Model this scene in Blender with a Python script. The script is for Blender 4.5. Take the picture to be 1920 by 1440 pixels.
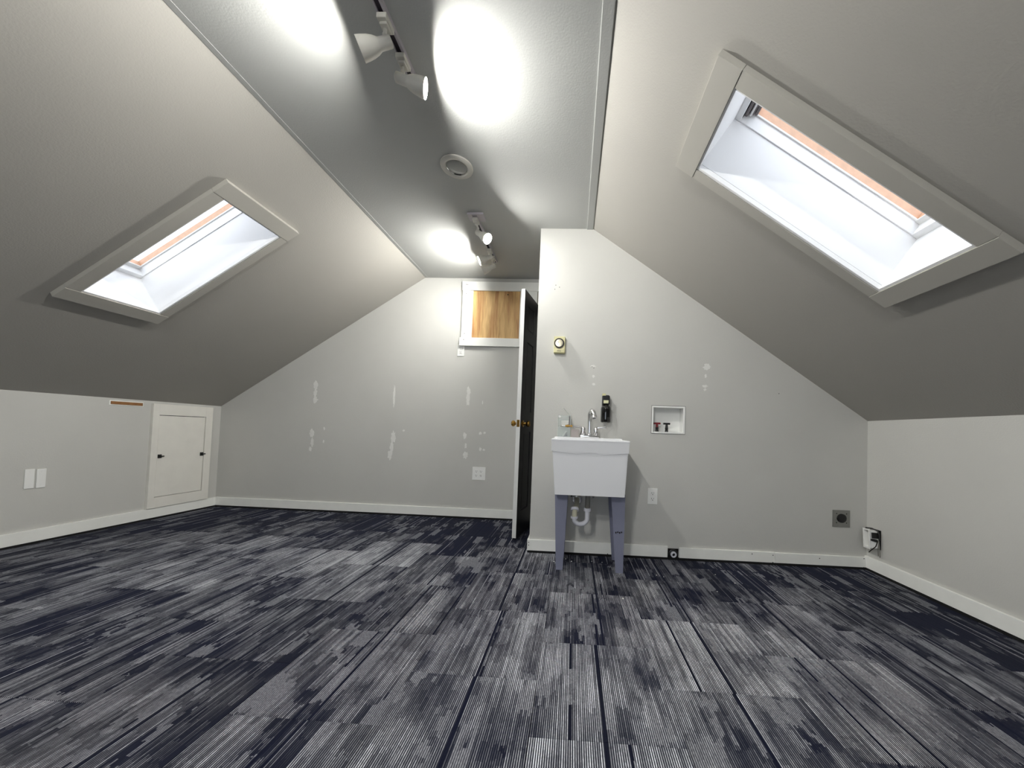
import bpy, bmesh, math, random
from mathutils import Vector, Matrix
random.seed(7)
SC = bpy.context.scene
COL = SC.collection
for o in list(bpy.data.objects):
    bpy.data.objects.remove(o)

# ------------------------------------------------------------------ camera
cam = bpy.data.cameras.new('camera')
cam.sensor_width = 36.0
cam.lens = 646.247 / 1920 * 36.0
cam.shift_x = (960 - 1045.757) / 1920
cam.shift_y = (792.187 - 720) / 1920
cam.clip_start = 0.02
cam_o = bpy.data.objects.new('camera', cam)
COL.objects.link(cam_o)
yw, pt, rl = -0.0451176, 0.0289725, 0.0354619
fwd = Vector((math.sin(yw) * math.cos(pt), math.cos(yw) * math.cos(pt), math.sin(pt)))
rt = Vector((math.cos(yw), -math.sin(yw), 0))
up = rt.cross(fwd)
r2 = rt * math.cos(rl) + up * math.sin(rl)
u2 = -rt * math.sin(rl) + up * math.cos(rl)
cam_o.matrix_world = Matrix(((r2.x, u2.x, -fwd.x, 0), (r2.y, u2.y, -fwd.y, 0), (r2.z, u2.z, -fwd.z, 0.885), (0, 0, 0, 1)))
SC.camera = cam_o

# ------------------------------------------------------------------ world, exposure
SKY_STRENGTH = 1.5
BULB = 1140.0
BULB_COL = (1.0, 0.992, 0.95)
SC.view_settings.view_transform = 'Standard'
SC.view_settings.look = 'None'
SC.view_settings.gamma = 1.0
SC.view_settings.use_curve_mapping = False
SC.view_settings.exposure = 1.0
w = bpy.data.worlds.new('overcast_sky')
SC.world = w
w.use_nodes = True
bg = w.node_tree.nodes['Background']
bg.inputs[0].default_value = (0.90, 0.94, 1.0, 1)
bg.inputs[1].default_value = SKY_STRENGTH

# ------------------------------------------------------------------ materials
MATS = {}

def lin(c):
    return tuple(((v / 255) / 12.92 if v / 255 <= 0.04045 else ((v / 255 + 0.055) / 1.055) ** 2.4) for v in c) + (1,)

def mat(name, rgb, rough=0.6, metal=0.0, bump=0.0, bscale=60.0, var=0.0, vscale=6.0, coat=0.0, spec=0.5, trans=0.0, alpha=1.0):
    m = bpy.data.materials.new(name)
    m.use_nodes = True
    nt = m.node_tree
    b = nt.nodes['Principled BSDF']
    b.inputs['Base Color'].default_value = lin(rgb)
    b.inputs['Roughness'].default_value = rough
    b.inputs['Metallic'].default_value = metal
    b.inputs['Coat Weight'].default_value = coat
    b.inputs['Specular IOR Level'].default_value = spec
    b.inputs['Transmission Weight'].default_value = trans
    b.inputs['Alpha'].default_value = alpha
    tc = nt.nodes.new('ShaderNodeTexCoord')
    if var > 0:
        n = nt.nodes.new('ShaderNodeTexNoise')
        n.inputs['Scale'].default_value = vscale
        n.inputs['Detail'].default_value = 4
        nt.links.new(tc.outputs['Object'], n.inputs['Vector'])
        mr = nt.nodes.new('ShaderNodeMapRange')
        mr.inputs[1].default_value = 0.3
        mr.inputs[2].default_value = 0.7
        mr.inputs[3].default_value = 1 - var
        mr.inputs[4].default_value = 1 + var * 0.4
        nt.links.new(n.outputs[0], mr.inputs[0])
        mx = nt.nodes.new('ShaderNodeVectorMath')
        mx.operation = 'SCALE'
        mx.inputs[0].default_value = lin(rgb)[:3]
        nt.links.new(mr.outputs[0], mx.inputs['Scale'])
        nt.links.new(mx.outputs[0], b.inputs['Base Color'])
    if bump > 0:
        n2 = nt.nodes.new('ShaderNodeTexNoise')
        n2.inputs['Scale'].default_value = bscale
        n2.inputs['Detail'].default_value = 3
        nt.links.new(tc.outputs['Object'], n2.inputs['Vector'])
        bp = nt.nodes.new('ShaderNodeBump')
        bp.inputs['Strength'].default_value = bump
        bp.inputs['Distance'].default_value = 0.002
        nt.links.new(n2.outputs[0], bp.inputs['Height'])
        nt.links.new(bp.outputs[0], b.inputs['Normal'])
    MATS[name] = m
    return m

def emis(name, rgb, s):
    m = bpy.data.materials.new(name)
    m.use_nodes = True
    nt = m.node_tree
    nt.nodes.clear()
    e = nt.nodes.new('ShaderNodeEmission')
    e.inputs[0].default_value = tuple(rgb) + (1,)
    e.inputs[1].default_value = s
    o = nt.nodes.new('ShaderNodeOutputMaterial')
    nt.links.new(e.outputs[0], o.inputs[0])
    MATS[name] = m
    return m

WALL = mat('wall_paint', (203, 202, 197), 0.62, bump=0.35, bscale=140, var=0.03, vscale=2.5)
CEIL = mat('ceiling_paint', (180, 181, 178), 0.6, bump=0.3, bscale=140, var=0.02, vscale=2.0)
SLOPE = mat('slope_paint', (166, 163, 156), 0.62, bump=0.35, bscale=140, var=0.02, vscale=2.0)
TRIM = mat('white_trim_paint', (246, 246, 241), 0.4, bump=0.12, bscale=40, var=0.03, vscale=12)
CASING = mat('casing_paint', (174, 171, 163), 0.5, bump=0.15, bscale=60, var=0.02, vscale=9)
HATCHW = mat('hatch_white_paint', (234, 231, 223), 0.45, bump=0.15, bscale=30, var=0.04, vscale=9)
LINER = mat('shaft_white_paint', (240, 240, 240), 0.55)
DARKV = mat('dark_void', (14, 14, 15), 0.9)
PLASTIC = mat('white_plastic', (244, 244, 241), 0.35)
TUBP = mat('tub_polypropylene', (248, 248, 250), 0.35, bump=0.1, bscale=200)
LEGM = mat('grey_enamel_steel', (128, 130, 150), 0.45, bump=0.05)
CHROME = mat('chrome', (225, 225, 225), 0.08, metal=1.0)
BRASS = mat('brass', (200, 158, 84), 0.22, metal=1.0)
STEEL = mat('brushed_steel', (150, 150, 146), 0.38, metal=0.8, bump=0.1)
BLACK = mat('black_plastic', (16, 16, 17), 0.35)
BLKGLOSS = mat('black_gloss', (8, 7, 8), 0.08, coat=0.6)
REDP = mat('dark_red_handle', (120, 12, 26), 0.35)
CREAM = mat('cream_plastic', (214, 208, 160), 0.4)
CREAMLBL = mat('cream_label', (222, 220, 180), 0.6)
SHADE = mat('lamp_shade_paint', (206, 203, 194), 0.42)
TRACKW = mat('track_white', (186, 180, 186), 0.4)
TRACKD = mat('track_slot', (44, 34, 44), 0.6)
SALMON = mat('salmon_wood_sash', (214, 172, 142), 0.5, var=0.12, vscale=30)
SASHW = mat('white_sash', (232, 232, 230), 0.4)
GREYBAR = mat('grey_metal_bar', (118, 112, 112), 0.4, metal=0.5)
PVC = mat('pvc_pipe', (222, 222, 230), 0.3)
GREYPIPE = mat('grey_pipe', (120, 118, 112), 0.45)
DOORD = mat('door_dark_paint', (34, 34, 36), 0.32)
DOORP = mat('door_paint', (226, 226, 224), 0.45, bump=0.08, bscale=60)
SPACK = mat('spackle', (232, 231, 227), 0.85, bump=0.5, bscale=300, var=0.05, vscale=50)
RAWWOOD = mat('raw_wood', (150, 104, 60), 0.7, var=0.25, vscale=40)
PINKP = mat('pale_pink_sponge', (176, 168, 164), 0.8, bump=0.6, bscale=200)
CARD = mat('white_card', (222, 222, 218), 0.7)
BRONZE = mat('dark_bronze', (30, 25, 22), 0.4, metal=0.5)
BULBM = emis('lit_bulb', BULB_COL, BULB)
BULBW = emis('weak_lit_bulb', BULB_COL, BULB * 0.5)
BULBC = emis('dimmed_lit_bulb', BULB_COL, BULB * 0.7)  # strength lowered so the wall beside this head does not burn out
LENSM = mat('frosted_lens', (150, 150, 146), 0.12, coat=0.5)

def clear_mat(name, tint, gl=0.08, body=0.12):
    m = bpy.data.materials.new(name)
    m.use_nodes = True
    nt = m.node_tree
    nt.nodes.clear()
    t = nt.nodes.new('ShaderNodeBsdfTransparent'); t.inputs[0].default_value = tint
    g = nt.nodes.new('ShaderNodeBsdfGlossy'); g.inputs['Roughness'].default_value = 0.05
    d = nt.nodes.new('ShaderNodeBsdfDiffuse'); d.inputs[0].default_value = (0.7, 0.72, 0.7, 1)
    fr = nt.nodes.new('ShaderNodeFresnel'); fr.inputs[0].default_value = 1.45
    a = nt.nodes.new('ShaderNodeMixShader'); b = nt.nodes.new('ShaderNodeMixShader')
    a.inputs[0].default_value = body
    nt.links.new(t.outputs[0], a.inputs[1]); nt.links.new(d.outputs[0], a.inputs[2])
    ge = nt.nodes.new('ShaderNodeNewGeometry'); iv = nt.nodes.new('ShaderNodeMath'); iv.operation = 'SUBTRACT'; iv.inputs[0].default_value = 1.0
    ml = nt.nodes.new('ShaderNodeMath'); ml.operation = 'MULTIPLY'
    nt.links.new(ge.outputs['Backfacing'], iv.inputs[1]); nt.links.new(fr.outputs[0], ml.inputs[0]); nt.links.new(iv.outputs[0], ml.inputs[1])
    nt.links.new(ml.outputs[0], b.inputs[0]); nt.links.new(a.outputs[0], b.inputs[1]); nt.links.new(g.outputs[0], b.inputs[2])
    o = nt.nodes.new('ShaderNodeOutputMaterial'); nt.links.new(b.outputs[0], o.inputs[0])
    return m
GLASS = clear_mat('window_glass', (0.96, 0.98, 1, 1), body=0.0)
CLEARP = clear_mat('clear_plastic', (0.90, 0.92, 0.90, 1), body=0.22)

def plywood():
    m = mat('plywood', (206, 164, 108), 0.6)
    nt = m.node_tree; b = nt.nodes['Principled BSDF']
    tc = nt.nodes.new('ShaderNodeTexCoord')
    mp = nt.nodes.new('ShaderNodeMapping'); mp.inputs['Scale'].default_value = (1.0, 1.0, 0.10)
    nt.links.new(tc.outputs['Object'], mp.inputs[0])
    n = nt.nodes.new('ShaderNodeTexNoise'); n.inputs['Scale'].default_value = 22; n.inputs['Detail'].default_value = 5; n.inputs['Distortion'].default_value = 0.6
    nt.links.new(mp.outputs[0], n.inputs['Vector'])
    wv = nt.nodes.new('ShaderNodeTexNoise'); wv.inputs['Scale'].default_value = 90
    nt.links.new(mp.outputs[0], wv.inputs['Vector'])
    ad = nt.nodes.new('ShaderNodeMath'); ad.operation = 'MULTIPLY_ADD'; ad.inputs[1].default_value = 0.3
    nt.links.new(wv.outputs[0], ad.inputs[0]); nt.links.new(n.outputs[0], ad.inputs[2])
    cr = nt.nodes.new('ShaderNodeValToRGB')
    cr.color_ramp.elements[0].position = 0.45; cr.color_ramp.elements[0].color = lin((172, 122, 72))
    cr.color_ramp.elements[1].position = 0.82; cr.color_ramp.elements[1].color = lin((226, 190, 130))
    nt.links.new(ad.outputs[0], cr.inputs[0]); nt.links.new(cr.outputs[0], b.inputs['Base Color'])
    return m
PLY = plywood()

TILE = 0.457
def carpet():
    m = bpy.data.materials.new('ribbed_carpet')
    m.use_nodes = True
    nt = m.node_tree; L = nt.links
    b = nt.nodes['Principled BSDF']
    b.inputs['Roughness'].default_value = 0.95
    b.inputs['Specular IOR Level'].default_value = 0.15
    def N(t): return nt.nodes.new(t)
    def M(op, a, c=None, d=None, clamp=False):
        n = N('ShaderNodeMath'); n.operation = op; n.use_clamp = clamp
        for i, v in enumerate((a, c, d)):
            if v is None: continue
            if isinstance(v, (int, float)): n.inputs[i].default_value = v
            else: L.new(v, n.inputs[i])
        return n.outputs[0]
    def V(x, y, z=0.0):
        n = N('ShaderNodeCombineXYZ')
        for i, v in enumerate((x, y, z)):
            if isinstance(v, (int, float)): n.inputs[i].default_value = v
            else: L.new(v, n.inputs[i])
        return n.outputs[0]
    def WN(vec):
        n = N('ShaderNodeTexWhiteNoise'); n.noise_dimensions = '3D'; L.new(vec, n.inputs[0]); return n.outputs[0]
    def NO(vec, sc=1.0, det=2.0):
        n = N('ShaderNodeTexNoise'); n.inputs['Scale'].default_value = sc; n.inputs['Detail'].default_value = det; L.new(vec, n.inputs['Vector']); return n.outputs[0]
    def MR(v, a, c, d, e):
        n = N('ShaderNodeMapRange'); L.new(v, n.inputs[0])
        for i, q in enumerate((a, c, d, e)): n.inputs[i + 1].default_value = q
        return n.outputs[0]
    tc = N('ShaderNodeTexCoord'); sp = N('ShaderNodeSeparateXYZ'); L.new(tc.outputs['Object'], sp.inputs[0])
    oi = N('ShaderNodeObjectInfo')
    x, y = sp.outputs[0], sp.outputs[1]
    seed = M('MULTIPLY', oi.outputs['Random'], 97.0)
    pitch = TILE / 72
    xr = M('DIVIDE', x, pitch)
    ri = M('FLOOR', xr); rf = M('FRACT', xr)
    # the light yarn of every rib
    tri = M('ABSOLUTE', M('SUBTRACT', rf, 0.5))
    rib = MR(tri, 0.17, 0.28, 1.0, 0.0)
    # ragged blocks elongated along the ribs
    j1 = M('MULTIPLY', M('SUBTRACT', WN(V(ri, seed, 3.0)), 0.5), 0.030)
    j2 = M('MULTIPLY', M('SUBTRACT', WN(V(ri, seed, 5.0)), 0.5), 0.012)
    ya, yb = M('ADD', y, j1), M('ADD', y, j2)
    def BLK(nx, ly, yy, k):
        bx = M('FLOOR', M('DIVIDE', x, pitch * nx))
        sh = M('MULTIPLY', WN(V(bx, seed, k)), ly)
        return WN(V(bx, M('FLOOR', M('DIVIDE', M('ADD', yy, sh), ly)), M('ADD', seed, k)))
    bA = BLK(7, 0.115, ya, 1.5)
    bB = BLK(3, 0.060, yb, 2.5)
    bC = BLK(12, 0.230, ya, 4.5)
    big = MR(NO(V(M('ADD', M('MULTIPLY', x, 4.0), seed), M('ADD', M('MULTIPLY', ya, 2.2), seed), seed), 1.0, 1.0), 0.3, 0.7, 0.0, 1.0)
    fine = NO(V(M('MULTIPLY', x, 260.0), M('MULTIPLY', y, 110.0), seed), 1.0, 1.0)
    s1 = M('ADD', M('MULTIPLY', big, 0.45), M('MULTIPLY', bA, 0.34))
    s2 = M('ADD', M('ADD', s1, M('MULTIPLY', bB, 0.24)), M('MULTIPLY', bC, 0.28))
    oc = N('ShaderNodeSeparateColor'); L.new(oi.outputs['Color'], oc.inputs[0])
    s3 = M('ADD', s2, M('MULTIPLY', oc.outputs[0], 0.95))
    lev = M('POWER', MR(s3, 0.80, 1.66, 0.045, 1.0), 1.3)
    # single ribs that stay pale or dark along the whole tile
    rr = WN(V(ri, seed, 9.0))
    pale = MR(rr, 0.90, 0.93, 0.0, 0.50)
    lev2 = M('MAXIMUM', lev, M('MULTIPLY', pale, MR(bC, 0.2, 0.8, 0.3, 1.0)))
    lev3 = M('MULTIPLY', lev2, MR(rr, 0.0, 1.0, 0.40, 1.22))
    lev4 = M('MULTIPLY', lev3, MR(fine, 0.3, 0.7, 0.70, 1.12))
    # dark accent lines
    p1 = M('MULTIPLY_ADD', oi.outputs['Random'], 0.10, 0.47)
    d1 = MR(M('ABSOLUTE', M('SUBTRACT', M('DIVIDE', x, TILE), p1)), 0.011, 0.014, 0.0, 1.0)
    p2 = M('MULTIPLY_ADD', WN(V(seed, 1.0, 2.0)), 1.3, 0.1)
    d2 = MR(M('ABSOLUTE', M('SUBTRACT', M('DIVIDE', x, TILE), p2)), 0.009, 0.012, 0.0, 1.0)
    amt = M('MULTIPLY', M('MULTIPLY', M('MULTIPLY', lev4, rib), d1), d2)
    # a pale body between the ribs where the blocks are lightest
    base = M('MULTIPLY', M('MULTIPLY', lev4, 0.035), M('MULTIPLY', d1, d2))
    bD = BLK(8, 0.170, ya, 7.5)
    bE = BLK(2, 0.050, yb, 8.5)
    sol = M('MULTIPLY', MR(M('ADD', bD, M('MULTIPLY', bE, 0.16)), 0.95, 0.97, 0.0, 1.0), M('MULTIPLY', MR(oc.outputs[0], 0.0, 0.8, 0.20, 0.36), MR(fine, 0.3, 0.7, 0.6, 1.15)))
    tot = M('MAXIMUM', M('MAXIMUM', amt, base), M('MULTIPLY', M('MULTIPLY', sol, d1), MR(rib, 0.0, 1.0, 0.30, 1.25)), clamp=True)
    mx = N('ShaderNodeMix'); mx.data_type = 'RGBA'
    L.new(tot, mx.inputs[0])
    hue = N('ShaderNodeMix'); hue.data_type = 'RGBA'
    L.new(big, hue.inputs[0]); hue.inputs[6].default_value = (0.0072, 0.0092, 0.026, 1); hue.inputs[7].default_value = (0.010, 0.0115, 0.022, 1)
    L.new(hue.outputs[2], mx.inputs[6]); mx.inputs[7].default_value = (0.91, 0.92, 0.98, 1)
    L.new(mx.outputs[2], b.inputs['Base Color'])
    bp = N('ShaderNodeBump'); bp.inputs['Strength'].default_value = 0.5; bp.inputs['Distance'].default_value = 0.0015
    L.new(M('ADD', MR(tri, 0.1, 0.5, 1.0, 0.0), M('MULTIPLY', fine, 0.5)), bp.inputs['Height'])
    L.new(bp.outputs[0], b.inputs['Normal'])
    return m
CARPET = carpet()

# ------------------------------------------------------------------ mesh helpers
class MB:
    def __init__(s): s.bm = bmesh.new()
    def box(s, a, b, bev=0.0, M=None):
        a = Vector(a); b = Vector(b)
        r = bmesh.ops.create_cube(s.bm, size=1.0)
        vs = r['verts']; d = b - a; c = (a + b) / 2
        for v in vs:
            v.co = Vector((v.co.x * d.x, v.co.y * d.y, v.co.z * d.z)) + c
        if bev:
            es = list({e for v in vs for e in v.link_edges})
            r2_ = bmesh.ops.bevel(s.bm, geom=es, offset=bev, segments=2, affect='EDGES', profile=0.6)
            vs = list({v for f in r2_['faces'] for v in f.verts} | {v for v in vs if v.is_valid})
        if M is not None:
            for v in vs: v.co = M @ v.co
        return s
    def cyl(s, p, q, r1, r2_=None, n=20, caps=True):
        p = Vector(p); q = Vector(q); r2_ = r1 if r2_ is None else r2_
        d = (q - p); L = d.length
        R_ = d.to_track_quat('Z', 'Y').to_matrix().to_4x4()
        Mx = Matrix.Translation((p + q) / 2) @ R_
        bmesh.ops.create_cone(s.bm, cap_ends=caps, segments=n, radius1=r1, radius2=r2_, depth=L, matrix=Mx)
        return s
    def lathe(s, prof, p=(0, 0, 0), d=(0, 0, 1), n=32):
        R_ = Vector(d).to_track_quat('Z', 'Y').to_matrix().to_4x4()
        Mx = Matrix.Translation(Vector(p)) @ R_
        rings = []
        for (r, z) in prof:
            if r < 1e-6:
                rings.append([s.bm.verts.new(Mx @ Vector((0, 0, z)))])
            else:
                rings.append([s.bm.verts.new(Mx @ Vector((r * math.cos(2 * math.pi * k / n), r * math.sin(2 * math.pi * k / n), z))) for k in range(n)])
        for A, B in zip(rings, rings[1:]):
            for k in range(n):
                k2 = (k + 1) % n
                if len(A) == 1 and len(B) == 1: continue
                if len(A) == 1: s.bm.faces.new((A[0], B[k], B[k2]))
                elif len(B) == 1: s.bm.faces.new((A[k], A[k2], B[0]))
                else: s.bm.faces.new((A[k], A[k2], B[k2], B[k]))
        return s
    def tube(s, pts, r, n=12):
        pts = [Vector(p) for p in pts]
        rings = []
        prev = None
        for i, p in enumerate(pts):
            t = (pts[min(i + 1, len(pts) - 1)] - pts[max(i - 1, 0)]).normalized()
            if prev is None:
                u = t.orthogonal().normalized()
            else:
                u = (prev - t * prev.dot(t)).normalized()
            prev = u
            v = t.cross(u)
            rad = r[i] if isinstance(r, (list, tuple)) else r
            rings.append([s.bm.verts.new(p + (u * math.cos(2 * math.pi * k / n) + v * math.sin(2 * math.pi * k / n)) * rad) for k in range(n)])
        for A, B in zip(rings, rings[1:]):
            for k in range(n):
                k2 = (k + 1) % n
                s.bm.faces.new((A[k], A[k2], B[k2], B[k]))
        s.bm.faces.new(rings[0]); s.bm.faces.new(rings[-1])
        return s
    def poly(s, outline, M, thick, holes=()):
        """flat plate: 2D outline with holes, placed by M (x,y plane), thickened along +z of M"""
        es = []
        for loop in [outline] + list(holes):
            vs = [s.bm.verts.new((p[0], p[1], 0)) for p in loop]
            for i in range(len(vs)):
                es.append(s.bm.edges.new((vs[i], vs[(i + 1) % len(vs)])))
        r = bmesh.ops.triangle_fill(s.bm, use_beauty=True, use_dissolve=False, edges=es)
        fs = [g for g in r['geom'] if isinstance(g, bmesh.types.BMFace)]
        allv = {v for f in fs for v in f.verts}
        ex = bmesh.ops.extrude_face_region(s.bm, geom=fs)
        nv = [g for g in ex['geom'] if isinstance(g, bmesh.types.BMVert)]
        for v in nv: v.co.z += thick
        for v in list(allv) + nv: v.co = M @ v.co
        bmesh.ops.recalc_face_normals(s.bm, faces=s.bm.faces[:])
        return s
    def build(s, name, m, parent=None, smooth=False, local=False, bevel=0.0):
        bmesh.ops.recalc_face_normals(s.bm, faces=s.bm.faces[:])
        me = bpy.data.meshes.new(name)
        if parent is not None and not local:
            off = wloc(parent)
            for v in s.bm.verts: v.co -= off
        s.bm.to_mesh(me); s.bm.free()
        me.materials.append(m)
        if smooth:
            for f in me.polygons: f.use_smooth = True
            try: me.set_sharp_from_angle(angle=math.radians(38))
            except Exception: pass
        o = bpy.data.objects.new(name, me)
        COL.objects.link(o)
        if parent is not None: o.parent = parent
        return o

def wloc(o):
    v = Vector((0, 0, 0))
    while o is not None:
        v += o.location; o = o.parent
    return v

def tag(o, label=None, cat=None, group=None, kind=None):
    if label: o['label'] = label
    if cat: o['category'] = cat
    if group: o['group'] = group
    if kind: o['kind'] = kind
    return o

def empty(name, loc, label, cat, group=None, kind=None):
    o = bpy.data.objects.new(name, None)
    COL.objects.link(o)
    o.location = loc
    o.empty_display_size = 0.05
    return tag(o, label, cat, group, kind)

# ------------------------------------------------------------------ room dimensions (metres)
XL, XR = -3.655, 2.094
YF, YS, YB = 3.414, 2.549, -2.4
ZC, ZK = 2.4195, 1.0331
ZKR = 1.0442
XCL, XCR, XJ = -1.5577, 0.1002, -0.2932
AL = math.atan2(ZC - ZK, XCL - XL)
AR = math.atan2(ZC - ZKR, XR - XCR)
LL = math.hypot(ZC - ZK, XCL - XL)
LR = math.hypot(ZC - ZKR, XR - XCR)
# slope frames: x -> up the slope (s), y -> room depth, z -> outward
ML = Matrix(((math.cos(AL), 0, -math.sin(AL), XL), (0, 1, 0, 0), (math.sin(AL), 0, math.cos(AL), ZK), (0, 0, 0, 1)))
MR_ = Matrix(((-math.cos(AR), 0, math.sin(AR), XR), (0, 1, 0, 0), (math.sin(AR), 0, math.cos(AR), ZKR), (0, 0, 0, 1)))
MXZ = Matrix(((1, 0, 0, 0), (0, 0, 1, 0), (0, 1, 0, 0), (0, 0, 0, 1)))   # (x,y)->(X,Z), thickness +Y
def at_y(y): return Matrix.Translation((0, y, 0)) @ MXZ

# ------------------------------------------------------------------ floor
fl = MB().box((XL - .2, YB - .2, -0.15), (XR + .2, YF + .2, -0.006)).build('floor', DARKV)
tag(fl, 'floor laid with dark navy and grey ribbed carpet tiles', 'floor', kind='structure')
TX, TY = -0.0976, 1.0233
tile_meshes = {}
def tile_mesh(x0, x1, y0, y1):
    key = (round(x0, 3), round(x1, 3), round(y0, 3), round(y1, 3))
    if key in tile_meshes: return tile_meshes[key]
    g = 0.0005; bm = bmesh.new()
    z0, z1, c = 0.0, 0.006, 0.0012
    lo = [bm.verts.new((a, b_, z0)) for a, b_ in ((x0 + g, y0 + g), (x1 - g, y0 + g), (x1 - g, y1 - g), (x0 + g, y1 - g))]
    md = [bm.verts.new((v.co.x, v.co.y, z1 - c)) for v in lo]
    hi = [bm.verts.new((a, b_, z1)) for a, b_ in ((x0 + g + c, y0 + g + c), (x1 - g - c, y0 + g + c), (x1 - g - c, y1 - g - c), (x0 + g + c, y1 - g - c))]
    for A, B in ((lo, md), (md, hi)):
        for k in range(4): bm.faces.new((A[k], A[(k + 1) % 4], B[(k + 1) % 4], B[k]))
    bm.faces.new(hi)
    me = bpy.data.meshes.new('carpet_tile'); bm.to_mesh(me); bm.free(); me.materials.append(CARPET)
    tile_meshes[key] = me
    return me
rng = random.Random(3)
# how much pale yarn each tile carries (columns from the hatch side, rows from the viewer)
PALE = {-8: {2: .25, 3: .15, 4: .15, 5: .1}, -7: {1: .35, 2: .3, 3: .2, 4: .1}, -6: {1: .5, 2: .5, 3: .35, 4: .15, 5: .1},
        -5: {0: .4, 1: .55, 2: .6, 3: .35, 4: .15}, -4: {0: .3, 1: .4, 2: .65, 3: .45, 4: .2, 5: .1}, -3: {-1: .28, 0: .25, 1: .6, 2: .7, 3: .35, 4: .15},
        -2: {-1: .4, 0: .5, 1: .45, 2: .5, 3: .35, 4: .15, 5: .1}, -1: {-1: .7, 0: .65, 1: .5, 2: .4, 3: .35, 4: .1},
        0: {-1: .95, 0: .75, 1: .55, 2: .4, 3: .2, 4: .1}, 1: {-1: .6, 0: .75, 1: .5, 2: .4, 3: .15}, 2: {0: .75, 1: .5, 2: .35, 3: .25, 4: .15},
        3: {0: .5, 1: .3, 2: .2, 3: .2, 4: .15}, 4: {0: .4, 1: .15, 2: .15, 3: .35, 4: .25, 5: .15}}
for i in range(-8, 6):
    x0 = TX + i * TILE
    off = TILE * 0.5 * (i % 2)
    for j in range(-6, 7):
        y0 = TY + j * TILE - off + (TILE if i % 2 else 0)
        cx0, cx1 = max(0, XL - x0), min(TILE, XR - x0)
        ymax = YF
        cy0, cy1 = max(0, -0.9 - y0), min(TILE, ymax - y0)
        if cx1 - cx0 < .01 or cy1 - cy0 < .01: continue
        o = bpy.data.objects.new('carpet_tile', tile_mesh(cx0, cx1, cy0, cy1))
        COL.objects.link(o)
        o.parent = fl
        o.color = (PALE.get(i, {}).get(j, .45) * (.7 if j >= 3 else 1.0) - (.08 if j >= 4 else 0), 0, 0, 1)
        o.location = (x0, y0, -0.006 + rng.uniform(0, 0.0006))

# ------------------------------------------------------------------ walls
wl = MB().box((XL - .1, YB, 0), (XL, YF + .1, ZK + .0)).build('wall_left', WALL)
tag(wl, 'low grey knee wall under the sloped ceiling with the access hatch', 'wall', kind='structure')
wr = MB().box((XR, YB, 0), (XR + .1, YS + .12, ZKR)).build('wall_right', WALL)
tag(wr, 'low grey knee wall under the larger skylight', 'wall', kind='structure')
wb = MB().poly([(XL, 0), (1.0, 0), (1.0, ZC), (XCL, ZC), (XL, ZK)], at_y(YF), 0.1).build('wall_back', WALL)
tag(wb, 'grey far gable wall with spackle patches and the framed plywood panel', 'wall', kind='structure')
BX0, BX1, BZ0, BZ1 = 0.577, 0.806, 0.911, 1.100
wp = MB().poly([(XJ, 0), (XR, 0), (XR, ZKR), (XCR, ZC), (XJ, ZC)], at_y(YS), 0.12, holes=[[(BX0, BZ0), (BX1, BZ0), (BX1, BZ1), (BX0, BZ1)]]).build('wall_partition', WALL)
tag(wp, 'grey gable partition wall behind the white utility sink', 'wall', kind='structure')
RW = (-1.85, .25, .65, 1.95)  # opening for the added window behind the viewer
we = MB().poly([(XL, 0), (XR, 0), (XR, ZKR), (XCR, ZC), (XCL, ZC), (XL, ZK)], at_y(YB - .1), 0.1, holes=[[(RW[0], RW[2]), (RW[1], RW[2]), (RW[1], RW[3]), (RW[0], RW[3])]]).build('wall_entry', WALL)
tag(we, 'grey gable wall behind the viewer', 'wall', kind='structure')
wh = MB().box((XJ, YS + .12, 2.075), (XJ + .11, YF, ZC)).build('wall_header', WALL)
tag(wh, 'grey wall above the doorway', 'wall', kind='structure')
wpe = MB().box((1.0, YS + .12, 0), (1.1, YF + .1, ZC)).build('wall_passage', WALL)
tag(wpe, 'unlit end wall of the passage behind the door', 'wall', kind='structure')

ce = MB().poly([(XCL, YB), (XCR, YB), (XCR, YS), (1.1, YS), (1.1, YF + .1), (XCL, YF + .1)], Matrix.Translation((0, 0, ZC)), 0.12).build('ceiling', CEIL)
tag(ce, 'flat grey ceiling strip along the ridge', 'ceiling', kind='structure')
# skylight openings: inner clear size (s0,s1,y0,y1)
SKL = (1.024, 1.996, 1.793, 2.166)
SKR = (0.925, 1.898, 1.188, 1.558)
SLAB = 0.235
def rect(a, b, c, d): return [(a, c), (b, c), (b, d), (a, d)]
g = 0.013
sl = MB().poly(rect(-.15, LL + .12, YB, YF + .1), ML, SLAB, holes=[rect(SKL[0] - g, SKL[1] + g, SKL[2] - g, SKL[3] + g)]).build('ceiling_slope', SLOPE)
tag(sl, 'sloped grey ceiling over the hatch side with the smaller looking skylight', 'ceiling', kind='structure')
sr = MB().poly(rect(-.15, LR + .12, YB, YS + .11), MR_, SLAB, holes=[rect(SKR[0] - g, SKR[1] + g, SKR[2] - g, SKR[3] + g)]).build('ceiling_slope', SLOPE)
tag(sr, 'sloped grey ceiling over the sink side with the larger looking skylight', 'ceiling', kind='structure')

# corner strips where ceiling meets slopes
t1 = MB().box((XCR - .047, YB, ZC - .006), (XCR - .001, YS, ZC), 0.002).build('trim_1', CEIL)
tag(t1, 'thin flat joint strip along the ceiling edge on the sink side', 'trim', kind='structure')
t2 = MB().box((XCL + .001, YB, ZC - .0015), (XCL + .030, YF, ZC), 0.0007).build('trim_2', CEIL)
tag(t2, 'thin flat joint strip along the ceiling edge on the hatch side', 'trim', kind='structure')

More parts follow.
